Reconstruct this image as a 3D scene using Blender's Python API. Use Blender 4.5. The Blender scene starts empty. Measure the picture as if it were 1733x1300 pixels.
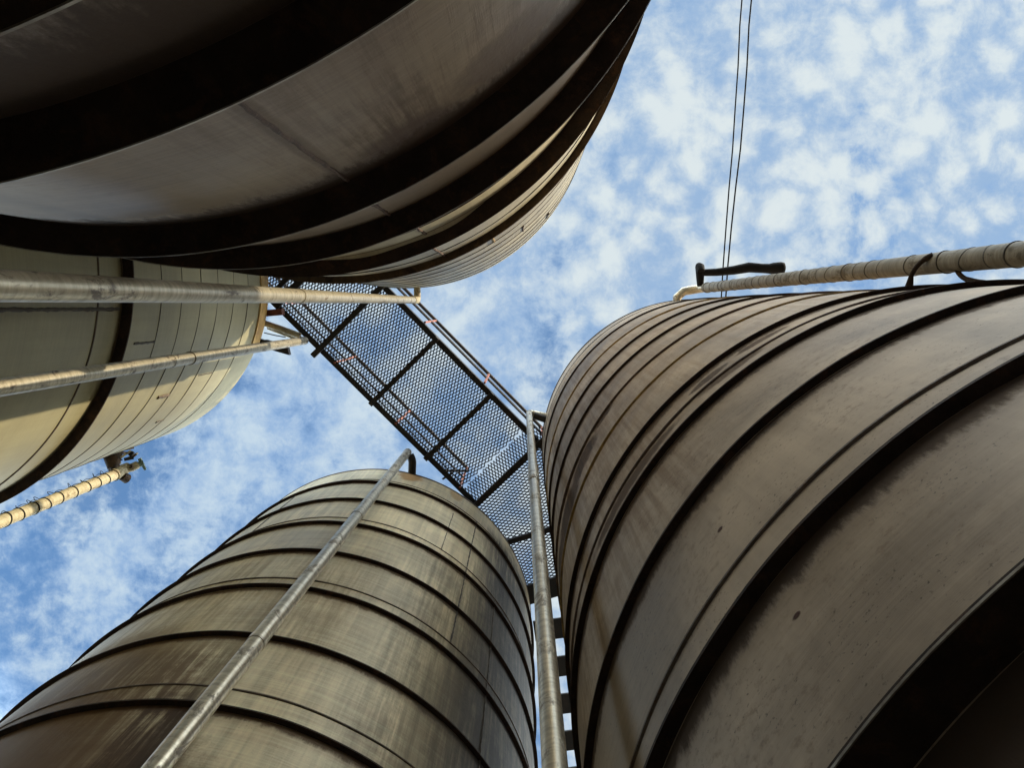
import bpy, math, random
from math import sin, cos, pi, radians, hypot, atan2
from mathutils import Vector, Matrix

random.seed(7)
S = bpy.context.scene
COL = S.collection
EYE = 1.6                                   # eye height above the yard


# ------------------------------------------------------------------ mesh tools
class MB:
    def __init__(s):
        s.v = []; s.f = []; s.sm = []; s.att = []

    def add(s, vs, fs, smooth=False, att=None):
        o = len(s.v)
        s.v += [tuple(p) for p in vs]
        s.att += att if att else [9.0] * len(vs)
        s.f += [tuple(i + o for i in f) for f in fs]
        s.sm += [smooth] * len(fs)

    def box(s, c, ax, ay, az):
        c, ax, ay, az = map(Vector, (c, ax, ay, az))
        vs = [c + ax * i + ay * j + az * k for k in (-1, 1) for j in (-1, 1) for i in (-1, 1)]
        fs = [(0, 2, 3, 1), (4, 5, 7, 6), (0, 1, 5, 4), (1, 3, 7, 5), (3, 2, 6, 7), (2, 0, 4, 6)]
        s.add(vs, fs)

    def bar(s, a, b, w, h, up=(0, 0, 1)):
        a, b = Vector(a), Vector(b)
        d = (b - a); L = d.length; d.normalize()
        n = d.cross(Vector(up)).normalized(); u = n.cross(d).normalized()
        s.box((a + b) / 2, d * L / 2, n * w / 2, u * h / 2)

    def tube(s, pts, r, n=20, caps=True):
        pts = [Vector(p) for p in pts]
        rs = r if isinstance(r, (list, tuple)) else [r] * len(pts)
        t0 = (pts[1] - pts[0]).normalized()
        ref = Vector((0, 0, 1)) if abs(t0.z) < .9 else Vector((1, 0, 0))
        nrm = t0.cross(ref).normalized()
        vs = []; prev = t0
        for i, p in enumerate(pts):
            if i == 0: t = t0
            elif i == len(pts) - 1: t = (pts[i] - pts[i - 1]).normalized()
            else: t = ((pts[i] - pts[i - 1]).normalized() + (pts[i + 1] - pts[i]).normalized()).normalized()
            q = prev.rotation_difference(t); nrm = q @ nrm; prev = t
            bn = t.cross(nrm).normalized()
            for k in range(n):
                a = 2 * pi * k / n
                vs.append(p + (nrm * cos(a) + bn * sin(a)) * rs[i])
        fs = [(i * n + k, i * n + (k + 1) % n, (i + 1) * n + (k + 1) % n, (i + 1) * n + k)
              for i in range(len(pts) - 1) for k in range(n)]
        s.add(vs, fs, True)
        if caps:
            L = len(pts) - 1
            s.add([vs[k] for k in range(n)], [tuple(reversed(range(n)))])
            s.add([vs[L * n + k] for k in range(n)], [tuple(range(n))])

    def ring(s, prof, a0=0., a1=360., n=220, wob=None):
        """closed profile [(r, z)...] swept round the z axis, degrees a0..a1"""
        full = abs(a1 - a0) >= 359.9
        m = n if full else max(3, int(n * (a1 - a0) / 360)) + 1
        P = len(prof); vs = []
        for i in range(m):
            a = radians(a0 + (a1 - a0) * i / (n if full else m - 1))
            for (r, z) in prof:
                dz = wob(a) if wob else 0
                vs.append((r * cos(a), r * sin(a), z + dz))
        fs = []
        for i in range(m if full else m - 1):
            j = (i + 1) % m
            for k in range(P):
                l = (k + 1) % P
                fs.append((i * P + k, j * P + k, j * P + l, i * P + l))
        s.add(vs, fs)
        if not full:
            s.add(vs[:P], [tuple(range(P))]); s.add(vs[-P:], [tuple(reversed(range(P)))])

    def build(s, name, mat, parent=None, sharp=40):
        me = bpy.data.meshes.new(name)
        me.from_pydata(s.v, [], s.f); me.update()
        me.polygons.foreach_set('use_smooth', s.sm)
        if any(a != 9.0 for a in s.att):
            at = me.attributes.new('below', 'FLOAT', 'POINT')
            at.data.foreach_set('value', s.att)
        o = bpy.data.objects.new(name, me); COL.objects.link(o)
        if mat: me.materials.append(mat)
        if parent: o.parent = parent
        return o


def thing(name, label, cat, loc, rz=0, group=None):
    o = bpy.data.objects.new(name, None); COL.objects.link(o)
    o.location = loc; o.rotation_euler = (0, 0, rz)
    o.empty_display_size = .2
    return tag(o, label, cat, group)


def tag(o, label, cat, group=None, kind=None):
    o['label'] = label; o['category'] = cat
    if group: o['group'] = group
    if kind: o['kind'] = kind
    return o


# ------------------------------------------------------------------ materials
class NT:
    def __init__(s, nt):
        s.nt = nt; nt.nodes.clear()

    def n(s, t, **k):
        nd = s.nt.nodes.new(t)
        for a, b in k.items():
            if a == 'inp':
                for key, val in b.items():
                    if hasattr(val, 'is_linked') or isinstance(val, bpy.types.NodeSocket):
                        s.nt.links.new(val, nd.inputs[key])
                    else:
                        nd.inputs[key].default_value = val
            else: setattr(nd, a, b)
        return nd

    def m(s, op, a, b=None, c=None, clamp=False):
        nd = s.nt.nodes.new('ShaderNodeMath'); nd.operation = op; nd.use_clamp = clamp
        for i, x in enumerate((a, b, c)):
            if x is None: continue
            if isinstance(x, bpy.types.NodeSocket): s.nt.links.new(x, nd.inputs[i])
            else: nd.inputs[i].default_value = x
        return nd.outputs[0]

    def vec(s, x=0., y=0., z=0.):
        return s.n('ShaderNodeCombineXYZ', inp={0: x, 1: y, 2: z}).outputs[0]

    def noise(s, v, scale, detail=4., rough=.55, dist=0., w=None):
        nd = s.n('ShaderNodeTexNoise', inp={'Vector': v, 'Scale': scale, 'Detail': detail, 'Roughness': rough, 'Distortion': dist})
        return nd.outputs['Fac']

    def step(s, x, a, b, lo=0., hi=1.):
        nd = s.n('ShaderNodeMapRange', interpolation_type='SMOOTHSTEP',
                 inp={'Value': x, 'From Min': a, 'From Max': b, 'To Min': lo, 'To Max': hi})
        return nd.outputs[0]

    def mix(s, f, a, b, mode='MIX'):
        nd = s.nt.nodes.new('ShaderNodeMix'); nd.data_type = 'RGBA'; nd.blend_type = mode
        for i, x in ((0, f), (6, a), (7, b)):
            if isinstance(x, bpy.types.NodeSocket): s.nt.links.new(x, nd.inputs[i])
            elif i == 0: nd.inputs[0].default_value = x
            else: nd.inputs[i].default_value = (*x, 1) if len(x) == 3 else x
        return nd.outputs[2]

    def link(s, a, b): s.nt.links.new(a, b)


def newmat(name):
    m = bpy.data.materials.new(name); m.use_nodes = True
    return m, NT(m.node_tree)


def finish(t, color, rough, metal=0., bump=None, bstr=.3, bdist=.01, spec=.5):
    b = t.n('ShaderNodeBsdfPrincipled', inp={'Base Color': color if isinstance(color, bpy.types.NodeSocket) else (*color, 1),
            'Roughness': rough, 'Metallic': metal, 'Specular IOR Level': spec})
    if bump is not None:
        bp = t.n('ShaderNodeBump', inp={'Height': bump, 'Strength': bstr, 'Distance': bdist})
        t.link(bp.outputs[0], b.inputs['Normal'])
    o = t.n('ShaderNodeOutputMaterial'); t.link(b.outputs[0], o.inputs[0])


def cyl_coords(t, R):
    tc = t.n('ShaderNodeTexCoord').outputs['Object']
    sp = t.n('ShaderNodeSeparateXYZ', inp={0: tc}).outputs
    ang = t.m('ARCTAN2', sp[1], sp[0])
    return ang, t.m('MULTIPLY', ang, R), sp[2]


def shell_mat(name, R, light, dark, grime_shade=(.03, .018, .010), depth=.10, patches=(), metal=.15, rough=.42,
              streak=.5, speck=.5, brush=.35, shadevar=1.0, pale=None, freckle=0., zones=()):
    """weathered tank plate: cloudy grey, rain streaks, brushed grain, spots, ragged rust and painted shade under the hoops"""
    m, t = newmat(name)
    ang, u, v = cyl_coords(t, R)
    big = t.noise(t.vec(t.m('MULTIPLY', u, .8), t.m('MULTIPLY', v, .8), 3.1), 1.6, 5, .6, .4)
    st = t.noise(t.vec(t.m('MULTIPLY', u, 9), t.m('MULTIPLY', v, .5), 7.7), 1.3, 6, .65)
    st2 = t.noise(t.vec(t.m('MULTIPLY', u, 34), t.m('MULTIPLY', v, .9), 1.7), 1., 4, .6)
    br = t.noise(t.vec(t.m('MULTIPLY', u, 2.2), t.m('MULTIPLY', v, 70), 0), 1., 5, .7)
    br2 = t.noise(t.vec(t.m('MULTIPLY', u, .6), t.m('MULTIPLY', v, 16), 5.), 1., 4, .6)
    sp = t.noise(t.vec(u, v, 0), 80., 5, .68)
    sp2 = t.noise(t.vec(u, v, 9.), 5., 3, .6)
    col = t.mix(t.step(big, .3, .7), dark, light)
    if pale:                                            # sunlight put into the colour: paler above this height
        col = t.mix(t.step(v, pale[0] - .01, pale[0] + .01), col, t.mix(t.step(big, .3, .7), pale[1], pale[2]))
    if freckle:
        fk = t.m('MULTIPLY', t.step(t.noise(t.vec(u, v, 3.), 30., 6, .7), .50, .66), t.step(t.noise(t.vec(u, v, 6.), 2.2, 3, .6), .38, .62))
        col = t.mix(t.m('MULTIPLY', fk, freckle), col, (.13, .075, .038))
    f = t.m('ADD', t.m('MULTIPLY', t.step(st, .35, .75), .6), t.m('MULTIPLY', t.step(st2, .35, .75), .4))
    col = t.mix(t.m('MULTIPLY', f, streak), col, tuple(c * .45 for c in dark))
    g = t.m('ADD', t.m('MULTIPLY', br, .6), t.m('MULTIPLY', br2, .4))
    col = t.mix(t.m('MULTIPLY', t.step(g, .36, .66), brush), col, tuple(min(1, c * 1.35) for c in light))
    spk = t.m('MULTIPLY', t.step(sp, .57, .68), t.step(sp2, .40, .60))
    col = t.mix(t.m('MULTIPLY', spk, speck), col, (.06, .045, .03))
    # ragged rust and dirt under each hoop, plus hoop shade painted as colour
    bel = t.n('ShaderNodeAttribute', attribute_name='below').outputs['Fac']
    rag = t.noise(t.vec(t.m('MULTIPLY', u, 5), t.m('MULTIPLY', v, .6), 2.), 1.5, 6, .7)
    rag2 = t.noise(t.vec(t.m('MULTIPLY', u, 30), t.m('MULTIPLY', v, 12), 2.), 1.5, 8, .75)
    far = t.m('MULTIPLY', t.m('ADD', t.m('MULTIPLY', t.step(rag, .3, .75), .7), t.m('MULTIPLY', rag2, 1.3)), depth)
    ed = t.m('SUBTRACT', bel, far)
    mask = t.step(ed, -.38 * depth, .38 * depth, 1., 0.)
    col = t.mix(t.m('MULTIPLY', mask, .95), col, grime_shade)
    halo = t.step(bel, 0., depth * 4.0, 1., 0.)  # soft shade below the hoop, painted into the plate colour
    col = t.mix(t.m('MULTIPLY', t.m('MULTIPLY', halo, halo), .5 * shadevar), col, tuple(c * .42 * k for c, k in zip(dark, (1.0, .78, .6))))
    wear = t.noise(t.vec(t.m('MULTIPLY', u, 6), t.m('MULTIPLY', v, 4.5), 4.), 1.6, 8, .75, .3)
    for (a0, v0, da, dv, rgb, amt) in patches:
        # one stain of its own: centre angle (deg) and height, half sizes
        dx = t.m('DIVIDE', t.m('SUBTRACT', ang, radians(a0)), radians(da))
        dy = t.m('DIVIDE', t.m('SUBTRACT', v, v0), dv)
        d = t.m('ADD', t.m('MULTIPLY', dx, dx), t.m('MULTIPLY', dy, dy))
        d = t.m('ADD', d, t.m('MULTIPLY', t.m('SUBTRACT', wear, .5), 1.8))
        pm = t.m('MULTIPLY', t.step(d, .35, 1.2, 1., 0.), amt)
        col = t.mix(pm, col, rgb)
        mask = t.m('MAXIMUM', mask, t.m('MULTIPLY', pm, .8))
    run = t.noise(t.vec(t.m('MULTIPLY', u, 22), t.m('MULTIPLY', v, .9), 12.), 1.2, 7, .72, .1)
    for (a0, a1, soft, v0, v1, rgb, amt, thr) in zones:  # rain runs inside a sector of the wall and a band of heights
        w_ = t.m('MULTIPLY', t.step(ang, radians(a0 - soft), radians(a0 + soft)), t.step(ang, radians(a1 - soft), radians(a1 + soft), 1., 0.))
        w_ = t.m('MULTIPLY', w_, t.m('MULTIPLY', t.step(v, v0 - .3, v0 + .3), t.step(v, v1 - .25, v1 + .1, 1., 0.)))
        k_ = t.step(t.m('ADD', run, t.m('MULTIPLY', t.m('SUBTRACT', wear, .5), .5)), thr - .16, thr + .16)
        k_ = t.m('MULTIPLY', t.m('MULTIPLY', w_, k_), amt)
        col = t.mix(k_, col, rgb)
        mask = t.m('MAXIMUM', mask, t.m('MULTIPLY', k_, .6))
    rgh = t.m('ADD', t.m('MULTIPLY', big, .22), rough - .1)
    rgh = t.m('ADD', rgh, t.m('MULTIPLY', mask, .4), clamp=True)
    met = t.m('MULTIPLY', t.m('SUBTRACT', 1., mask), metal)
    hgt = t.m('ADD', t.m('MULTIPLY', br, .12), t.m('ADD', t.m('MULTIPLY', big, 1.2), t.m('MULTIPLY', rag2, t.m('MULTIPLY', mask, .8))))
    finish(t, col, rgh, met, hgt, .28, .02, .35)
    return m


def simple_mat(name, c1, c2, scale=6., rough=.6, metal=0., rust=None, rustamt=.5, bstr=.3, spec=.5):
    m, t = newmat(name)
    tc = t.n('ShaderNodeTexCoord').outputs['Object']
    a = t.noise(tc, scale, 5, .65); b = t.noise(tc, scale * 7, 4, .7)
    col = t.mix(t.step(a, .35, .68), c1, c2)
    if rust:
        r = t.m('MULTIPLY', t.step(t.noise(tc, scale * 1.7, 6, .75, .5), .5, .66), rustamt)
        col = t.mix(r, col, rust)
    finish(t, col, t.m('ADD', t.m('MULTIPLY', b, .25), rough - .12), metal, b, bstr, .006, spec)
    return m


def pipe_mat(name, c1, c2, rust, metal=.5, rough=.4, rustamt=.7):
    """pipe along local z: faint turns round it, patches along it"""
    m, t = newmat(name)
    tc = t.n('ShaderNodeTexCoord').outputs['Object']
    sp = t.n('ShaderNodeSeparateXYZ', inp={0: tc}).outputs
    rings = t.noise(t.vec(t.m('MULTIPLY', sp[0], 6), t.m('MULTIPLY', sp[1], 6), t.m('MULTIPLY', sp[2], 30)), 1.2, 6, .7)
    lon = t.noise(t.vec(t.m('MULTIPLY', sp[0], 40), t.m('MULTIPLY', sp[1], 40), t.m('MULTIPLY', sp[2], 1.6)), 1., 4, .6)
    pat = t.noise(t.vec(t.m('MULTIPLY', sp[0], 9), t.m('MULTIPLY', sp[1], 9), t.m('MULTIPLY', sp[2], 4.5)), 1.3, 6, .75, .6)
    col = t.mix(t.step(rings, .3, .72), c1, c2)
    col = t.mix(t.m('MULTIPLY', t.step(lon, .45, .7), .45), col, tuple(c * .5 for c in c1))
    rm = t.step(pat, .53, .64)
    col = t.mix(t.m('MULTIPLY', rm, rustamt), col, rust)
    finish(t, col, t.m('ADD', t.m('MULTIPLY', rings, .25), t.m('ADD', t.m('MULTIPLY', rm, .25), rough - .1)),
           t.m('MULTIPLY', t.m('SUBTRACT', 1., rm), metal), rings, .07, .003)
    return m


M = {}
M['hoop'] = simple_mat('rusted_hoop', (.020, .012, .008), (.040, .024, .015), 9, .8, 0., (.085, .038, .016), .5, .6, .25)
M['brownhoop'] = simple_mat('brown_hoop', (.085, .052, .026), (.03, .018, .011), 9, .7, 0., (.16, .09, .035), .5, .6, .3)
M['rustclamp'] = simple_mat('rusty_clamp', (.07, .035, .015), (.02, .012, .008), 16, .7, .1, (.18, .10, .04), .5, .8)
M['litworn'] = simple_mat('lit_worn_metal', (.40, .37, .30), (.12, .09, .06), 6, .5, .3)
M['weld'] = simple_mat('weld_bead', (.13, .10, .075), (.065, .045, .03), 14, .7, .1, (.15, .07, .03), .6, .8)
M['weldrust'] = simple_mat('rusty_weld_bead', (.10, .058, .038), (.05, .03, .02), 22, .75, .1, (.20, .14, .11), .4, 1.)
M['goldweld'] = simple_mat('ochre_weld_bead', (.30, .19, .05), (.14, .085, .03), 14, .7, .05, (.06, .035, .02), .6, .7)
M['seam'] = simple_mat('dark_joint', (.05, .042, .035), (.10, .085, .07), 12, .75, 0, None, 0, .4)
M['roof'] = simple_mat('roof_plate', (.30, .29, .27), (.22, .2, .18), 3, .6, .1)
M['trim'] = simple_mat('tan_edge_trim', (.62, .40, .13), (.50, .30, .09), 5, .6, 0, (.25, .12, .04), .5)
M['black'] = simple_mat('black_steel', (.012, .011, .011), (.022, .018, .016), 8, .6, .2, (.045, .02, .012), .5)
M['mesh'] = simple_mat('dark_mesh_steel', (.014, .013, .013), (.022, .019, .018), 12, .65, .2)
M['rail'] = simple_mat('dark_rail', (.02, .014, .013), (.035, .022, .018), 12, .6, .1)
M['primer'] = simple_mat('red_primer', (.26, .075, .045), (.17, .05, .03), 14, .7, 0, (.32, .14, .10), .5)
M['redbox'] = simple_mat('oxide_red_steel', (.16, .035, .02), (.09, .025, .017), 10, .7)
M['wire'] = simple_mat('cable_black', (.008, .008, .009), (.014, .013, .013), 4, .8, 0, None, 0, .3, .15)
M['galv'] = pipe_mat('galvanised_pipe', (.56, .50, .37), (.30, .26, .18), (.045, .028, .018), .55, .33, .85)
M['galv2'] = pipe_mat('grey_galvanised_pipe', (.76, .69, .54), (.44, .385, .29), (.075, .05, .032), .9, .31, .7)
M['wrap'] = pipe_mat('wrapped_pipe', (.235, .205, .15), (.125, .105, .07), (.07, .05, .03), 0., .6, .7)
M['cream'] = pipe_mat('cream_pipe', (.50, .44, .29), (.34, .29, .18), (.12, .07, .03), 0., .55, .7)
M['tealtap'] = simple_mat('green_grey_tap', (.16, .24, .22), (.10, .16, .15), 10, .5)

m, t = newmat('yard_concrete')
tc = t.n('ShaderNodeTexCoord').outputs['Object']
a = t.noise(tc, .5, 6, .65); b = t.noise(tc, 30, 4, .7)
finish(t, t.mix(t.step(a, .3, .7), (.05, .045, .04), (.085, .078, .068)), .85, 0, b, .4, .01)
M['yard'] = m

# ------------------------------------------------------------------ the ground
g = MB()
N = 24
for i in range(N + 1):
    for j in range(N + 1):
        pass
def gx(k): return 400 * ((k / N * 2 - 1) ** 3)
g.add([(gx(i), gx(j), 0) for j in range(N + 1) for i in range(N + 1)],
      [(j * (N + 1) + i, j * (N + 1) + i + 1, (j + 1) * (N + 1) + i + 1, (j + 1) * (N + 1) + i) for j in range(N) for i in range(N)])
o = g.build('ground', M['yard']); o['kind'] = 'structure'


# ------------------------------------------------------------------ tanks
def tank(label, c, R, H, mat, hoops, seams, rim=None, faces=0., welds=(), roof_rise=.45, name='storage_tank', grime_shade={}, upper=None, hoopmat={}, edged=()):
    """c: centre, H: rim height above the eye; hoops [(h, width, thick)], seams [(h, material, halfheight, proud)]"""
    T = thing(name, label, 'tank', (c[0], c[1], 0), faces, 'round steel storage tanks')
    f = degrees_of = math.degrees(faces)
    sh = MB()
    zs = sorted(EYE + h[0] for h in hoops)
    rows = [(0., (zs[0] if zs else EYE + H))]
    rz = []                                             # (z, below)
    z = 0.
    edges = zs + [EYE + H]
    lo = 0.
    for e in edges:
        n = max(3, int((e - lo) / .12))
        top = e if e in zs else None
        for k in range(n + 1):
            zz = lo + (e - lo) * k / n
            if k == 0 and lo > 0: zz += .0015
            rz.append((zz, (e - zz) / grime_shade.get(round(e - EYE, 3), 1.) if top else 5.0, sin(pi * k / n) * min(1., (e - lo) / .6)))
        lo = e
    n = 288
    vs = []; at = []
    ph = random.random() * 6
    for (zz, b, bul) in rz:
        for k in range(n):
            a = 2 * pi * k / n
            r_ = upper[1] if upper and zz > EYE + upper[0] + .0012 else R
            r_ += bul * (.0018 * (1 + .6 * sin(4 * a + ph + zz)) + .0010 * sin(9 * a + zz * 2.3) + .0007 * sin(21 * a - 3 * zz + ph))
            vs.append((r_ * cos(a), r_ * sin(a), zz)); at.append(b)
    fs = [(i * n + k, i * n + (k + 1) % n, (i + 1) * n + (k + 1) % n, (i + 1) * n + k)
          for i in range(len(rz) - 1) for k in range(n)]
    sh.add(vs, fs, True, at)
    sh.build('shell', mat, T)
    for (h, w, th) in hoops:
        b = MB(); z = EYE + h
        ph = random.random() * 6
        wk = .12 if upper else 1.
        wob = lambda a, ph=ph, wk=wk: wk * (.004 * sin(3 * a + ph) + .003 * sin(7 * a + 2 * ph) + .0015 * sin(23 * a + ph))
        b.ring([(R - .01, z), (R + w, z), (R + w, z + th), (R - .01, z + th)], n=288, wob=wob)
        ho = b.build('hoop', M[hoopmat.get(h, 'hoop')], T)
        if h in edged:
            b = MB(); b.ring([(R + w + .0005, z - .001), (R + w + .003, z - .001), (R + w + .003, z + .0045), (R + w + .0005, z + .0045)], n=288, wob=wob)
            b.build('lit_worn_edge', M['litworn'], ho)  # lit edge line painted as brighter worn metal
    for (h, mt, hh, pr) in seams:
        b = MB(); z = EYE + h; R_ = R; R = upper[1] if upper and h > upper[0] else R
        ph = random.random() * 6
        wob = lambda a, ph=ph: .003 * sin(5 * a + ph) + .002 * sin(17 * a + 2 * ph)
        b.ring([(R - .004, z - hh), (R + pr + .0035, z - hh * .4), (R + pr + .0035, z + hh * .4), (R - .004, z + hh)], n=240, wob=wob)
        b.build('weld_seam', M[mt], T); R = R_
    for (a, h0, h1, mt, w, pr) in welds:                # upright weld beads, world angle in degrees
        b = MB(); aa = radians(a) - faces; R_ = R; R = upper[1] if upper and h0 > upper[0] else R
        k = max(4, int((h1 - h0) / .03)); pts = []; rs = []
        for i in range(k + 1):
            z = EYE + h0 + (h1 - h0) * i / k
            da = random.uniform(-.0012, .0012)
            pts.append(((R + .0015) * cos(aa + da), (R + .0015) * sin(aa + da), z)); rs.append(w * random.uniform(.7, 1.25))
        b.tube(pts, rs, 8)
        b.build('upright_weld', M[mt], T); R = R_
    Ru = upper[1] if upper else R
    b = MB(); z = EYE + H
    n = 144; vs = []; fs = []; K = 7
    for q in range(K):
        a = pi / 2 * q / K
        vs += [(Ru * cos(a) * cos(2 * pi * k / n), Ru * cos(a) * sin(2 * pi * k / n), z - .002 + roof_rise * sin(a)) for k in range(n)]
    vs.append((0, 0, z + roof_rise))
    fs = [(q * n + k, q * n + (k + 1) % n, (q + 1) * n + (k + 1) % n, (q + 1) * n + k) for q in range(K - 1) for k in range(n)]
    fs += [((K - 1) * n + k, (K - 1) * n + (k + 1) % n, K * n) for k in range(n)]
    b.add(vs, fs, True)
    b.build('roof', M['roof'], T)
    if rim:
        w, d, mt = rim
        b = MB(); b.ring([(R - .01, z - d), (R + w, z - d), (R + w, z + .012), (R - .01, z + .012)], n=288)
        b.build('rim', M[mt] if isinstance(mt, str) else mt, T)
    return T


ZW = EYE
# shells
C1, R1, H1 = (-1.168, -2.001), 1.765, 7.83
C2, R2, H2 = (-4.556, -.248), 1.765, 8.4
C3, R3, H3 = (-1.655, 3.549), 1.749, 8.4
C4, R4, H4 = (1.869, 1.568), 1.65, 8.5
def face(c): return atan2(-c[1], -c[0])
F1, F2, F3, F4 = face(C1), face(C2), face(C3), face(C4)
def dl(a, F): # world angle (deg) -> local (deg), wrapped
    return (a - math.degrees(F) + 180) % 360 - 180

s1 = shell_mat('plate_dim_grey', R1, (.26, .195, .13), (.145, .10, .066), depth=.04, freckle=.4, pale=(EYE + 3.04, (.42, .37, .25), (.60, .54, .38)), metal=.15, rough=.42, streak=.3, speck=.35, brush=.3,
               patches=[(dl(61, F1), EYE + 2.08, 5, .10, (.05, .024, .013), .6), (dl(50, F1), EYE + 1.98, 6, .15, (.06, .03, .016), .55), (dl(68, F1), EYE + 1.7, .9, .55, (.07, .035, .02), .4)],
               zones=[(dl(57, F1), dl(66, F1), 2, EYE + 1.75, EYE + 2.35, (.05, .026, .014), .75, .50), (dl(40, F1), dl(75, F1), 5, EYE + 1.2, EYE + 2.3, (.09, .05, .028), .45, .56)])
s2 = shell_mat('plate_pale_cream', R2, (.315, .285, .17), (.23, .205, .12), depth=.03, metal=.05, rough=.45, streak=.22, speck=.3, brush=.2)
s3 = shell_mat('plate_streaked_grey', R3, (.90, .74, .485), (.47, .37, .235), depth=.048, metal=.1, rough=.40, streak=.8,
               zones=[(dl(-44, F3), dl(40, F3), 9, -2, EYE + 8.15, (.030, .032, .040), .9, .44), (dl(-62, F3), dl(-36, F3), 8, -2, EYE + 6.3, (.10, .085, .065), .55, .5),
                      (dl(-130, F3), dl(-84, F3), 5, -2, EYE + 4.03, (.115, .062, .024), .9, .42), (dl(-92, F3), dl(-84, F3), 1.5, -2, EYE + 3.5, (.05, .025, .012), .9, .45),
                      (dl(-130, F3), dl(-70, F3), 6, EYE + 4, EYE + 5.5, (.20, .13, .06), .5, .52)], speck=.4, brush=.35,
               patches=[(dl(-115, F3), EYE + 3.1, 22, .7, (.13, .065, .022), .9), (dl(-112, F3), EYE + 3.9, 18, .45, (.17, .10, .045), .7),
                        (dl(-76, F3), EYE + 8.3, 5, .25, (.42, .20, .04), .8), (dl(-58, F3), EYE + 8.3, 3, .2, (.40, .22, .06), .6),
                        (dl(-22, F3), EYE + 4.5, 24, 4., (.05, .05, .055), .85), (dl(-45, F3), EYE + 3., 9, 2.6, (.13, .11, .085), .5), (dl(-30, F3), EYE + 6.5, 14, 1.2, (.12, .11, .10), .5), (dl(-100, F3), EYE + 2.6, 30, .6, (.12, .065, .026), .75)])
s4 = shell_mat('plate_brown_grey', R4, (.51, .39, .268), (.215, .163, .113), depth=.06, freckle=.55, zones=[(dl(-178, F4), dl(-140, F4), 5, EYE + 2.4, EYE + 8.2, (.12, .062, .026), .5, .5), (dl(-140, F4), dl(-85, F4), 6, EYE + 3.0, EYE + 7.8, (.22, .14, .075), .4, .55)], metal=.03, rough=.55, streak=.25, speck=.9, brush=.10,
               patches=[(dl(-147, F4), EYE + 4.64, 4, .10, (.030, .016, .009), 1.), (dl(-156, F4), EYE + 4.50, 7, .17, (.030, .016, .009), 1.), (dl(-167, F4), EYE + 4.40, 9, .22, (.035, .018, .010), 1.), (dl(-180, F4), EYE + 4.3, 10, .26, (.045, .023, .014), .95),
                        (dl(-120, F4), EYE + 3.36, 5, .05, (.06, .03, .012), .95), (dl(-130, F4), EYE + 3.33, 4, .05, (.05, .026, .012), .95), (dl(-128, F4), EYE + 3.2, 7, .07, (.06, .03, .012), .9), (dl(-150, F4), EYE + 3.15, 14, .06, (.05, .028, .015), .9),
                        (dl(-144, F4), EYE + 1.45, .45, .010, (.05, .015, .008), .95), (dl(-144, F4), EYE + 2.03, .4, .012, (.05, .015, .008), .95),
                        (dl(-146, F4), EYE + 7.9, 22, .15, (.33, .2, .07), .35)])

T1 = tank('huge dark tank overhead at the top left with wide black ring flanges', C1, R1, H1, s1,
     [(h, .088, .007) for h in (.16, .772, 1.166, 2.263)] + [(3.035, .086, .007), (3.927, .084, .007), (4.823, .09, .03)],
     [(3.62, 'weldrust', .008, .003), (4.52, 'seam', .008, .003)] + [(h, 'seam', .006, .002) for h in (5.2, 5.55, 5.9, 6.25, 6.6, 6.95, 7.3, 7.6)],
     faces=F1, edged=(.772, 1.166, 2.263, 3.035), upper=(3.927, 1.81), roof_rise=1.7, hoopmat={4.823: 'brownhoop'},  # unseen dome raised to keep sun off the cream tank
     grime_shade={.16: 7., .772: 7., 1.166: 7., 2.263: 3.8, 3.035: .4, 3.927: .2, 4.823: .3},  # large values stretch the painted shade under the lower flanges
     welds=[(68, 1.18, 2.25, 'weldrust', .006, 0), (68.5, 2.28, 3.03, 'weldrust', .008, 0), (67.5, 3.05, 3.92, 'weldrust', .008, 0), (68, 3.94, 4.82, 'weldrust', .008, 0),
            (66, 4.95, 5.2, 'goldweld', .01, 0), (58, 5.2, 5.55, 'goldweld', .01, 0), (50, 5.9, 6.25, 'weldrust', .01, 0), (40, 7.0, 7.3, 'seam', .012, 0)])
T2 = tank('pale cream tank on the left, half in sunlight, with one broad dark hoop', C2, R2, H2, s2,
     [(1.3, .08, .02), (5.37, .072, .014)],
     [(2.4, 'seam', .008, .003), (3.8, 'seam', .008, .003), (5.06, 'weld', .010, .004)] + [(h, 'seam', .005, .002) for h in (5.94, 6.3, 6.67, 7.04, 7.43, 7.82)],
     faces=F2, welds=[(8.5, 2.6, 5.33, 'seam', .013, 0), (17, 5.62, 5.93, 'seam', .010, 0), (35, 6.45, 6.67, 'weld', .014, 0), (47, 6.9, 7.04, 'seam', .012, 0), (22, 7.5, 7.8, 'seam', .011, 0),
                      (30, 7.1, 7.43, 'seam', .006, 0)])
b = MB(); b.ring([(R2 + .001, EYE + 8.19), (R2 + .014, EYE + 8.19), (R2 + .014, EYE + H2 + .01), (R2 + .001, EYE + H2 + .01)],
                 dl(-70, F2), dl(22, F2)); b.build('edge_trim', M['trim'], T2)
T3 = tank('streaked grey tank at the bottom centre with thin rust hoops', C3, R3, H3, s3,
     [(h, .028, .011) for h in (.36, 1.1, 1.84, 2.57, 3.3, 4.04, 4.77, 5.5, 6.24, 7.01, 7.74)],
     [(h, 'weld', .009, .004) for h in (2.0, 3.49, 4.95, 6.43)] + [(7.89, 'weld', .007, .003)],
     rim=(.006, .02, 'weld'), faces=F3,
     welds=[(-113, 6.43, 7.74, 'seam', .005, 0), (-48, 4.95, 7.9, 'seam', .006, 0), (-57, 6.43, 7.6, 'seam', .004, 0), (-36, 3.5, 6.4, 'seam', .006, 0)])
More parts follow.
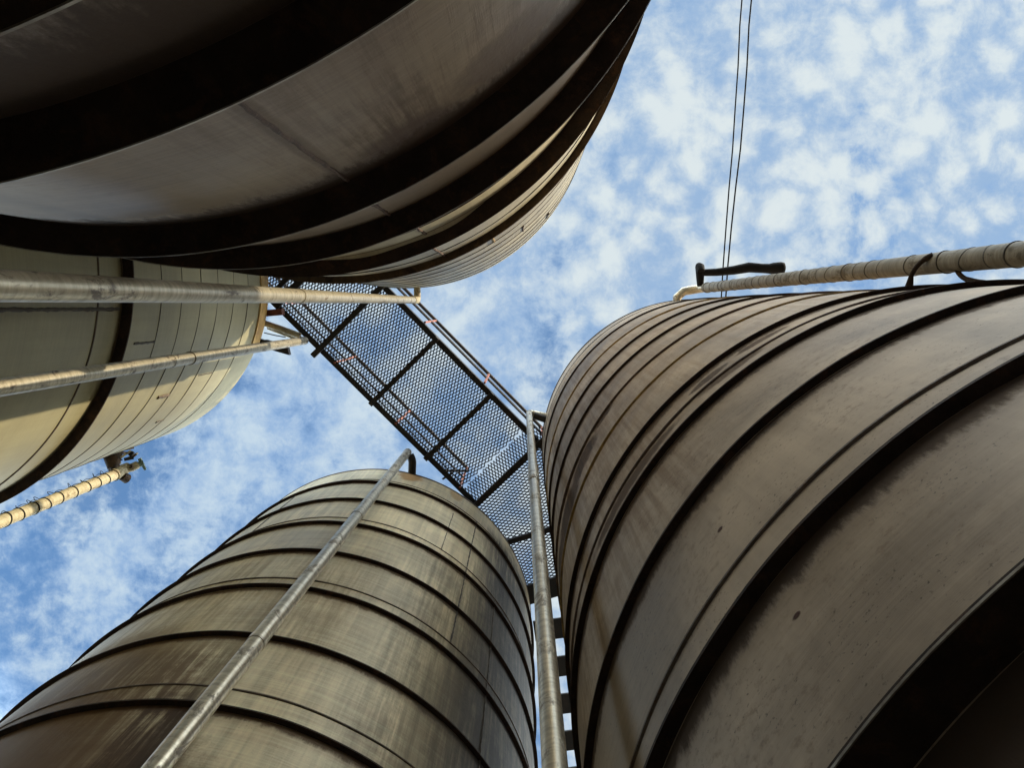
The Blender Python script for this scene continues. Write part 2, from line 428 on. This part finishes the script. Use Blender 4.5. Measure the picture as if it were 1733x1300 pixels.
T4 = tank('brown-grey tank filling the lower right with broad black hoops', C4, R4, H4, s4,
     [(-.355, .05, .014), (.305, .045, .014), (.975, .085, .014), (1.615, .036, .012), (2.335, .025, .012), (2.965, .024, .012), (3.47, .020, .01),
      (5.30, .016, .012), (5.97, .016, .012), (7.53, .014, .012)],
     [(1.815, 'weld', .010, .005), (3.22, 'weldrust', .012, .006), (4.12, 'goldweld', .014, .009), (4.66, 'weldrust', .008, .012), (6.65, 'goldweld', .018, .010), (8.1, 'seam', .005, .003)],
     rim=(.008, .02, 'weld'), faces=F4, edged=(.975,), roof_rise=1.2, grime_shade={-.355: 6., .305: 6., .975: 5., 1.615: 1.2})  # unseen dome raised to block sun; large values stretch painted hoop shade



# ------------------------------------------------------------------ pipes
def pipe(label, pos, base, r, top, mat, group='upright pipes beside the tanks', joints=(), name='vertical_pipe', extra=None, lean=(0, 0)):
    """upright pipe; local frame at its foot; top and joints are heights above the eye"""
    P = thing(name, label, 'pipe', (pos[0], pos[1], 0), 0, group)
    b = MB(); zt = EYE + top
    k = 40
    L = [(lean[0] * (i / k - 1), lean[1] * (i / k - 1), zt * i / k) for i in range(k + 1)]
    b.tube(L, r, 28); b.build('tube', mat, P)
    for (h, hl, dr) in joints:
        j = MB(); z = EYE + h; f = z / zt - 1
        x, y = lean[0] * f, lean[1] * f
        j.tube([(x, y, z - hl), (x, y, z + hl)], r + dr, 28); j.build('collar', mat, P)
    return P


def arc(p0, p1, p2, n=8):
    p0, p1, p2 = map(Vector, (p0, p1, p2))
    return [p0.lerp(p1, t / n).lerp(p1.lerp(p2, t / n), t / n) for t in range(n + 1)]


# pipe under the dark tank
ax, ay = -1.042, -.069
A = pipe('thick galvanised pipe against the underside of the dark tank, ending in a short elbow', (ax, ay), 0, .033, 7.55, M['galv'],
         joints=[(3.62, .025, .003)], lean=(0.012, -.039))
b = MB(); z = EYE + 7.55
b.tube(arc((0, 0, z), (0, 0, z + .06), (.0, -.06, z + .06)) + [Vector((0, -.22, z + .06))], .034, 20); b.build('elbow', M['cream'], A)
b = MB(); b.tube([(0, 0, z - .25), (0, 0, z + .012)], .0365, 24); b.build('collar', M['cream'], A)
# pipe in front of the pale tank
Bp = pipe('slim galvanised pipe crossing the front of the pale cream tank', (-2.40, .366), 0, .043, 8.42, M['galv'],
          joints=[(5.55, .06, .006), (5.2, .02, .003)])
b = MB(); z = EYE + 8.42
b.tube(arc((0, 0, z), (0, 0, z + .07), (-.06, -.01, z + .07)) + [Vector((-.42, -.15, z + .07))], .034, 18); b.build('elbow', M['galv'], Bp)
# pipe in front of the streaked tank
Cp = pipe('long straight grey pipe running up the front of the streaked grey tank', (-1.300, 1.632), 0, .044, 8.5, M['galv2'],
          joints=[(5.9, .045, .004), (3.6, .03, .003)])
b = MB(); z = EYE + 8.5
b.tube([(0, 0, z - .02), (0, .0, z + .04)], .046, 22); b.build('end_cap', M['galv'], Cp)
b = MB()
b.tube(arc((.035, .02, z - .03), (.06, .06, z - .03), (.065, .10, z - .05)) + [Vector((.06, .36, z - .09))], .045, 18); b.build('black_elbow', M['black'], Cp)
# pipe between the streaked and brown-grey tanks
Dp = pipe('tall mottled pipe between the streaked tank and the brown-grey tank', (.07, 1.165), 0, .034, 8.4, M['galv2'],
          joints=[(5.3, .25, .004)], lean=(-.02, .0))
b = MB(); z = EYE + 8.4
b.tube(arc((0, 0, z - .01), (0, 0, z + .045), (.05, .01, z + .045)) + [Vector((.19, .04, z + .045)), Vector((.36, .09, z + .045))], .037, 20); b.build('elbow', M['galv2'], Dp)
b = MB(); b.tube([(.05, .02, z - .02), (.2, .07, z - .02), (.36, .14, z - .02)], .040, 14); b.build('support_arm', M['black'], Dp)
# wrapped pipe at the right
er = .050
Ep = pipe('fat tape wrapped pipe rising along the upper edge of the brown-grey tank', (1.93, -.205), 0, er, 8.2, M['wrap'], joints=[(8.12, .015, .006)])
b = MB(); z = EYE + 8.2
b.tube(arc((0, 0, z), (-.02, .0, z + .16), (-.20, .035, z + .16)) + [Vector((-.27, .10, z + .15)), Vector((-.28, .20, z + .13))], .047, 20); b.build('elbow', M['galv2'], Ep)
rr = random.Random(11); z = EYE + .3
while z < EYE + 8.1:
    e_ = rr.choice((.0012, .002, .003, .004)); ph = rr.uniform(0, 6); am = rr.uniform(.004, .022); hw = rr.uniform(.003, .006)
    b = MB(); b.ring([(er - .002, z - hw), (er + e_, z - hw * .7), (er + e_, z + hw * .7), (er - .002, z + hw)], n=28,
           wob=lambda a, ph=ph, am=am: am * sin(a + ph) + .2 * am * sin(3 * a))
    b.build('wrap_seam', M['seam'], Ep)
    z += rr.uniform(.13, .30)
b = MB(); z = EYE + 8.25
b.tube([(-.045, -.02, z), (-.05, -.10, z), (-.055, -.20, z + .0)], [.036, .042, .048], 14)
b.tube([(-.055, -.17, z - .06), (-.06, -.215, z - .02), (-.055, -.23, z + .04), (-.05, -.22, z + .07)], [.04, .05, .04, .015], 14)
b.tube([(-.05, -.16, z), (.12, -.165, z), (.30, -.185, z), (.46, -.215, z), (.60, -.205, z), (.72, -.20, z)], [.036, .040, .047, .054, .05, .054], 16)
b.tube([(.66, -.20, z), (.72, -.203, z), (.80, -.207, z), (.83, -.208, z), (.84, -.208, z)], [.05, .062, .066, .058, .035], 18)
b.build('black_branch', M['wire'], Ep)
b = MB(); z = EYE
b.tube(arc((-.035, -.035, z + 3.62), (-.085, -.01, z + 3.66), (-.095, .06, z + 3.69)) + [Vector((-.10, .128, z + 3.70))], [.014] * 3 + [.011] * 6 + [.022], 10)
b.build('strap', M['hoop'], Ep)
b = MB()
b.tube(arc((-.013, .03, z + 3.46), (-.02, .085, z + 3.42), (-.01, .10, z + 3.30)) + [Vector((0, .12, z + 3.18))], [.011] * 6 + [.014] * 3 + [.02], 10)
b.build('strap', M['hoop'], Ep)
# cream pipe by the pale tank, tied with wire
fx, fy = -4.02, 1.645; fr = .051
Fp = pipe('cream pipe bound with black wire ties beside the sunlit tank', (fx, fy), 0, fr, 7.42, M['cream'])
z = EYE + 2.0; k = 0
while z < EYE + 7.4:
    b = MB()
    til = random.uniform(-.02, .02)
    b.ring([(fr - .002, z - .006), (fr + .005, z - .006), (fr + .005, z + .006), (fr - .002, z + .006)], n=24, wob=lambda a, q=til: q * sin(a))
    L = random.uniform(.04, .09); a0 = radians(-110 + random.uniform(-35, 20))
    d = Vector((cos(a0), sin(a0), 0)); s_ = random.uniform(-.10, .10)
    p0 = d * fr + Vector((0, 0, z)); p2 = d * (fr * .95) + Vector((0, 0, z + s_ * 1.3))
    pm = d * (fr + L) + Vector((random.uniform(-.04, .04), random.uniform(-.03, .03), z + s_))
    b.tube(arc(p0, pm, p2, 8), .0028, 5)
    b.tube(arc(p0, d * (fr + L * .5) + Vector((.02, 0, z + .05)), d * (fr + .012) + Vector((.02, .01, z + .12)), 5), .0028, 5)
    b.build('wire_tie', M['wire'], Fp)
    z += random.uniform(.15, .22) * (1.0); k += 1
z = EYE + 7.42
b = MB(); b.tube([(0, 0, z - .05), (.01, -.02, z + .06), (.05, -.04, z + .14)], [.062, .058, .05], 18)
b.build('tee', M['cream'], Fp)
b = MB(); b.tube([(.02, -.03, z + .1), (.09, -.04, z + .13), (.13, -.06, z + .17)], [.045, .042, .04], 16); b.build('spout', M['cream'], Fp)
b = MB(); rr = random.Random(3)
b.tube([(-.03, -.05, z + .0), (-.06, -.15, z + .05), (-.03, -.26, z + .08), (0, -.32, z + .08)], [.05, .085, .075, .05], 9)
for k in range(9):
    p = Vector((rr.uniform(-.08, .1), rr.uniform(-.22, -.03), z + rr.uniform(.0, .2)))
    q = p + Vector((rr.uniform(-.02, .12), rr.uniform(-.10, .04), rr.uniform(-.02, .16)))
    b.bar(p, q, rr.uniform(.01, .04), rr.uniform(.004, .02))
b.tube([(.03, .03, z + .05), (.05, .07, z + .10)], [.045, .05], 14)
b.build('rusty_bracket', M['rustclamp'], Fp)
b = MB()
for k in range(4):
    p = Vector((rr.uniform(-.06, .1), rr.uniform(-.18, -.05), z + rr.uniform(.02, .12)))
    b.bar(p, p + Vector((rr.uniform(-.01, .05), rr.uniform(-.08, .02), rr.uniform(0, .12))), .018, .012)
b.build('torn_wrap', M['cream'], Fp)
b = MB(); b.bar((.04, -.13, z + .08), (.11, -.14, z + .13), .03, .03); b.bar((.08, -.16, z + .12), (.11, -.2, z + .13), .03, .03)
b.build('clamp', M['black'], Fp)
b = MB(); b.tube([(.13, -.06, z + .17), (.17, -.07, z + .20)], [.028, .034], 12); b.tube([(.14, -.12, z + .19), (.19, .0, z + .20)], [.02, .014], 10)
b.build('tap', M['tealtap'], Fp)

# ------------------------------------------------------------------ the walkway
ZD = EYE + 8.55
O = Vector((-2.763, -.016, ZD)); d1 = Vector((.70, .714, 0)).normalized(); n1 = Vector((d1.y, -d1.x, 0)); W = 1.04
def wp(s, n, z=0.): return O + d1 * s + n1 * n + Vector((0, 0, z))
WK = thing('walkway', 'black steel mesh walkway with handrails bridging the tank tops', 'walkway', (-1.2, 1.0, ZD))
inv = Vector((-1.2, 1.0, ZD))
def wbuild(b, name, mat):
    b.v = [tuple(Vector(v) - inv) for v in b.v]
    return b.build(name, mat, WK)

def expanded(poly, ang, z, a=.076, bb=.037, w=.0122, th=.004, origin=(0, 0)):
    """expanded metal sheet clipped to a convex polygon (list of xy)"""
    ux, uy = cos(ang), sin(ang); vx, vy = -uy, ux
    us = [p[0] * ux + p[1] * uy for p in poly]; vs_ = [p[0] * vx + p[1] * vy for p in poly]
    def inside(x, y):
        sgn = 0
        for i in range(len(poly)):
            x0, y0 = poly[i]; x1, y1 = poly[(i + 1) % len(poly)]
            c = (x1 - x0) * (y - y0) - (y1 - y0) * (x - x0)
            if sgn == 0: sgn = 1 if c > 0 else -1
            elif c * sgn < 0: return False
        return True
    mb = MB()
    V = []; Fc = []
    j0 = int(min(vs_) / (bb / 2)) - 1; j1 = int(max(vs_) / (bb / 2)) + 1
    i0 = int(min(us) / a) - 1; i1 = int(max(us) / a) + 1
    amp = bb / 4 - w * .12
    for j in range(j0, j1):
        sg = 1 if j % 2 == 0 else -1
        prev = None
        for i in range(i0, i1):
            for (f, tri) in ((0, 1), (.20, 1), (.5, -1), (.70, -1)):
                uu = (i + f) * a; vv = j * bb / 2 + sg * tri * amp
                x = uu * ux + vv * vx; y = uu * uy + vv * vy
                ok = inside(x, y)
                if ok:
                    k = len(V)
                    hx, hy = vx * w / 2, vy * w / 2
                    V += [(x - hx, y - hy, z - th), (x + hx, y + hy, z - th), (x + hx, y + hy, z + th), (x - hx, y - hy, z + th)]
                    if prev is not None:
                        p = prev
                        for q in range(4):
                            Fc.append((p + q, p + (q + 1) % 4, k + (q + 1) % 4, k + q))
                    prev = k
                else: prev = None
    mb.add(V, Fc)
    return mb

xy = lambda p: (p.x, p.y)
P1 = [xy(wp(-1.9, .02)), xy(wp(2.93, .02)), xy(wp(2.93, W - .02)), xy(wp(-1.9, W - .02))]
wbuild(expanded(P1, atan2(-.80, .60), ZD + .03), 'mesh_panel', M['mesh'])
P2 = [xy(wp(2.935, .02)), xy(wp(3.16, .02)), xy(wp(3.16, W + .25)), xy(wp(2.935, W + .02))]
wbuild(expanded(P2, atan2(.83, .56), ZD + .034), 'mesh_panel', M['mesh'])
d2 = Vector((.30, .954, 0)).normalized(); n2 = Vector((d2.y, -d2.x, 0)); O2 = Vector((-.04, 2.62, ZD))
def w2(s, n, z=0.): return O2 + d2 * s + n2 * n + Vector((0, 0, z))
P3 = [xy(wp(3.165, -.2)), xy(w2(-.2, -.62)), xy(w2(.66, -.62)), xy(w2(.66, .62)), xy(wp(3.165, W + .3))]
wbuild(expanded(P3, atan2(-.31, .95), ZD + .03, w=.0128), 'mesh_panel', M['mesh'])
# side beams (angle section) and cross beams
for (n, s0, s1_) in ((0, -1.9, 3.2), (W, -1.9, 3.75)):
    b = MB()
    sgn = 1 if n == 0 else -1
    b.bar(wp(s0, n + .022 * sgn, -.004), wp(s1_, n + .022 * sgn, -.004), .06, .008)
    b.bar(wp(s0, n - .006 * sgn, .04), wp(s1_, n - .006 * sgn, .04), .008, .10)
    wbuild(b, 'side_beam', M['black'])
for (s, n0, n1_, wd) in ((.02, .0, W, .075), (-.10, 0, W, .05), (.693, -.09, W, .06), (1.525, -.02, W + .01, .055), (2.395, -.02, W + .01, .055), (3.165, -.02, W + .35, .06), (-.85, 0, W, .055)):
    b = MB(); b.bar(wp(s, n0, -.035), wp(s, n1_, -.035), wd, .05); wbuild(b, 'cross_beam', M['black'])
for s in (.0, .66):
    b = MB(); b.bar(w2(s, -.62, -.035), w2(s, .62, -.035), .055 if s == 0 else .22, .05); wbuild(b, 'cross_beam', M['black'])
b = MB(); b.bar(w2(-.3, .60, 0), w2(.7, .60, 0), .05, .08); wbuild(b, 'side_beam', M['black'])
b = MB(); b.bar(w2(-.1, -.60, 0), w2(.7, -.60, 0), .05, .08); wbuild(b, 'side_beam', M['black'])
# handrails
for n, sp, s1_ in ((.03, (-.95, -.02, .916, 1.876, 2.9), 2.93), (W + .03, (-.6, .36, 1.304, 2.247, 3.19), 3.9)):
    for h, r in ((1.06, .022), (.5, .012), (.62 if n > .5 else .22, .008)):
        b = MB(); b.tube([wp(-1.9, n, h), wp(s1_, n, h)], r, 10); wbuild(b, 'rail', M['rail'])
    for s in sp:
        b = MB(); b.bar(wp(s, n, -.03), wp(s, n, 1.05), .021, .021, up=(1, 0, 0)); wbuild(b, 'post', M['primer'])
b = MB(); b.tube([wp(2.62, -.02, .1), wp(2.86, .16, .32)], .016, 8); b.tube([wp(2.7, -.06, .05), wp(2.74, .06, .12)], .012, 8); wbuild(b, 'latch', M['black'])

# gangway of planks beyond the bend, between the two tanks
d3 = Vector((.137, .99, 0)).normalized(); n3 = Vector((d3.y, -d3.x, 0)); O3 = Vector((.33, 3.30, ZD - .03))
GW = thing('gangway', 'black gangway of spaced plates seen in the slit between two tanks', 'walkway', O3)
def w3(s, n, z=0.): return d3 * s + n3 * n + Vector((0, 0, z))
for k in range(7):
    b = MB(); s = .27 + .455 * k
    b.box(w3(s + .115, -.05), d3 * .12, n3 * .20, Vector((0, 0, .012))); b.build('plate', M['black'], GW)
b = MB(); b.bar(w3(-.3, .245), w3(3.5, .245), .30, .08); b.build('stringer', M['black'], GW)
b = MB(); b.bar(w3(-.3, -.13), w3(3.5, -.13), .04, .08); b.build('stringer', M['black'], GW)
for s in (.35, .85, 1.5, 2.0):
    b = MB(); b.bar(w3(s, -.15, .0), w3(s - .06, -.16, .95), .03, .03, up=(1, 0, 0)); b.build('post', M['primer'], GW)
b = MB(); b.tube([w3(-.2, -.16, .95), w3(3.4, -.16, .95)], .016, 8); b.build('rail', M['primer'], GW)

# fittings between the pale tank and the walkway
z = EYE + 8.46
b = MB(); b.tube([(0, 0, 0), (.235, .082, .01), (.47, .165, .0)], .036, 14)
o = b.build('brace_pipe', M['galv'], None); o.location = (-2.93, .15, z)
tag(o, 'short rusty brace pipe slanting from the cream tank top to the walkway', 'brace')
b = MB(); b.box((0, 0, 0), (.12, -.01, 0), (.002, .035, 0), (0, 0, .05)); b.box((-.1, -.01, .012), (.03, 0, 0), (0, .05, 0), (0, 0, .04))
o = b.build('bracket', M['redbox'], None); o.location = (-2.76, .06, z + .0)
tag(o, 'dark red bracket between the cream tank rim and the walkway', 'bracket')
b = MB(); b.box((0, 0, 0), (.12, .035, 0), (.01, .05, 0), (0, 0, .04)); b.box((-.16, -.055, .02), (.06, .02, 0), (.01, .03, 0), (0, 0, .03))
o = b.build('bracket', M['black'], None); o.location = (-2.70, .44, z - .02)
tag(o, 'black steel bracket sticking out below the slim pipe by the cream tank', 'bracket')
b = MB(); b.tube([(0, 0, 0), (.12, .03, .01), (.24, .05, 0)], .006, 6)
o = b.build('rod', M['black'], None); o.location = (-2.86, .28, z)
tag(o, 'thin black rod below the rusty brace pipe by the cream tank', 'rod')

# warehouse added east of the tanks, out of the picture: it keeps the low sun off the yard and the tank feet
WH = thing('blocker', 'unseen added brick warehouse standing across the yard behind the brown-grey tank', 'blocker', (9.6, -3.6, 0), radians(-19))
M['brick'] = simple_mat('brick_wall', (.23, .12, .08), (.17, .09, .065), 5, .85)
M['glass'] = simple_mat('dark_glass', (.03, .035, .04), (.05, .055, .06), 2, .15)
b = MB(); b.box((2.6, 0, 4.2), (2.5, 0, 0), (0, 7.5, 0), (0, 0, 4.2)); b.build('wall', M['brick'], WH)
b = MB(); b.add([(-.1, -7.7, 8.4), (5.3, -7.7, 8.4), (2.6, -7.7, 9.3), (-.1, 7.7, 8.4), (5.3, 7.7, 8.4), (2.6, 7.7, 9.3)],
                [(0, 2, 1), (3, 4, 5), (0, 3, 5, 2), (1, 2, 5, 4), (0, 1, 4, 3)]); b.build('roof', M['roof'], WH)
for k in range(5):
    b = MB(); b.box((.085, -6 + 3 * k, 4.6), (.03, 0, 0), (0, .7, 0), (0, 0, 1.0)); wd = b.build('window', M['glass'], WH)
    b = MB(); b.box((.04, -6 + 3 * k, 3.55), (.08, 0, 0), (0, .8, 0), (0, 0, .05)); b.build('sill', M['roof'], wd)
b = MB(); b.box((.085, 0, 1.5), (.03, 0, 0), (0, 1.4, 0), (0, 0, 1.5)); b.build('door', M['redbox'], WH)

# overhead wires
for (x0, x1, rr, kx, lab) in ((3.267, 3.076, .011, .015, 'left one of the two overhead black wires'), (3.416, 3.149, .012, .03, 'right one of the two overhead black wires')):
    b = MB(); pts = []
    for i in range(81):
        y = -24 + 48 * i / 80
        f = (y + 4.553) / (4.28)
        x = x0 + (x1 - x0) * f + kx * sin(y * 1.7) * .6 + .008 * sin(y * 5.1)
        pts.append((x, y, .0 + .0012 * y * y))
    b.tube(pts, rr, 6)
    o = b.build('overhead_wire', M['wire']); o.location = (0, 0, EYE + 12)
    tag(o, lab + ' crossing the open sky', 'wire', 'pair of overhead wires')

# ------------------------------------------------------------------ sky and sun
AZ, EL = radians(-19), radians(19)
w = bpy.data.worlds.new('World'); S.world = w; w.use_nodes = True
t = NT(w.node_tree)
sky = t.n('ShaderNodeTexSky', sky_type='NISHITA', sun_disc=False, sun_elevation=EL, sun_rotation=atan2(cos(AZ), sin(AZ)),
          altitude=100., air_density=1.2, dust_density=.6, ozone_density=2.0)
dirv = t.n('ShaderNodeTexCoord').outputs['Generated']
sp = t.n('ShaderNodeSeparateXYZ', inp={0: dirv}).outputs
zc = t.m('MAXIMUM', sp[2], .06)
px = t.m('DIVIDE', sp[0], zc); py = t.m('DIVIDE', sp[1], zc)
P = t.vec(px, py, 0.)
warp = t.n('ShaderNodeTexNoise', inp={'Vector': P, 'Scale': 9., 'Detail': 4.}).outputs['Color']
wv = t.n('ShaderNodeVectorMath', operation='MULTIPLY_ADD', inp={0: warp, 1: (.05, .05, 0), 2: P}).outputs[0]
vo = t.n('ShaderNodeTexVoronoi', feature='SMOOTH_F1', inp={'Vector': wv, 'Scale': 23., 'Smoothness': .45, 'Randomness': 1.})
puff = t.step(vo.outputs['Distance'], .05, .75, 1., 0.)
vo2 = t.n('ShaderNodeTexVoronoi', feature='SMOOTH_F1', inp={'Vector': wv, 'Scale': 8., 'Smoothness': .8, 'Randomness': 1.})
lump = t.step(vo2.outputs['Distance'], .1, .7, 1., 0.)
fine = t.noise(wv, 42., 8, .66)                   # wisps
mid = t.noise(t.vec(t.m('ADD', px, 3.), py, 2.), 11., 8, .62, .15)
cov = t.noise(t.vec(px, t.m('ADD', py, px), 5.), 3.1, 4, .55, .5)     # where the deck is thin
right = t.step(px, -.40, .25)                         # mackerel deck toward the sun's side, woollier cloud away from it
C0 = lambda x, k: t.m('MULTIPLY', t.m('SUBTRACT', x, .5), k)
tex = t.m('ADD', t.m('MULTIPLY', C0(puff, 1.), t.m('ADD', .15, t.m('MULTIPLY', right, .45))), t.m('ADD', C0(mid, 1.5), C0(fine, 1.2)))
tex = t.m('ADD', tex, t.m('MULTIPLY', C0(lump, 1.), t.m('SUBTRACT', .45, t.m('MULTIPLY', right, .25))))
d = t.m('ADD', tex, t.m('ADD', C0(cov, 2.6), t.m('ADD', .14, t.m('MULTIPLY', right, .58))))
mask = t.m('MAXIMUM', t.step(d, -.55, .30), t.m('ADD', .20, t.m('MULTIPLY', right, .18)))
thick = t.step(t.m('ADD', tex, t.m('MULTIPLY', right, .08)), -.48, .44)
ccol = t.mix(thick, (2.4, 3.55, 5.2), (5.45, 6.0, 6.1))
ccol = t.mix(right, t.mix(1., ccol, (.80, .89, 1.0), 'MULTIPLY'), ccol)
low = t.m('MULTIPLY', t.step(sp[2], .58, .77, 1., 0.), t.step(sp[2], .36, .52))   # out-of-view sky band boosted and warmed as added fill light
ccol = t.mix(low, ccol, t.mix(1., ccol, (18.6, 16., 12.9), 'MULTIPLY'))
skyc = t.mix(1., sky.outputs[0], (1.07, 1.52, 1.85), 'MULTIPLY')
bgc = t.mix(t.m('MULTIPLY', mask, .96), skyc, ccol)
bg = t.n('ShaderNodeBackground', inp={'Color': bgc, 'Strength': .09})
out = t.n('ShaderNodeOutputWorld'); t.link(bg.outputs[0], out.inputs[0])

sd = Vector((cos(EL) * cos(AZ), cos(EL) * sin(AZ), sin(EL)))
L = bpy.data.lights.new('sun', 'SUN'); L.energy = 4.2; L.angle = radians(.5); L.color = (1., .86, .62)
lo = bpy.data.objects.new('sun', L); COL.objects.link(lo); lo.rotation_euler = sd.to_track_quat('Z', 'Y').to_euler(); lo.location = sd * 40

# ------------------------------------------------------------------ camera
X = Vector((.99989976, .00140885, -.01408846)); Y = Vector((0, .99503719, .09950372)); Z = Vector((.01415873, -.09949374, .99493745))
right_ = Vector((X[0], Y[0], Z[0])); down = Vector((X[1], Y[1], Z[1])); fwd = Vector((X[2], Y[2], Z[2]))
cam = bpy.data.cameras.new('camera'); cam.sensor_width = 36; cam.lens = 36 * 1300 / 1733; cam.clip_start = .02; cam.clip_end = 2000
co = bpy.data.objects.new('camera', cam); COL.objects.link(co)
R3x = Matrix((right_, -down, -fwd)).transposed().to_4x4(); R3x.translation = (0, 0, EYE)
co.matrix_world = R3x
S.camera = co
S.view_settings.view_transform = 'Standard'; S.view_settings.look = 'None'; S.view_settings.exposure = .62; S.view_settings.gamma = 1.
S.cycles.max_bounces = 8; S.cycles.diffuse_bounces = 4
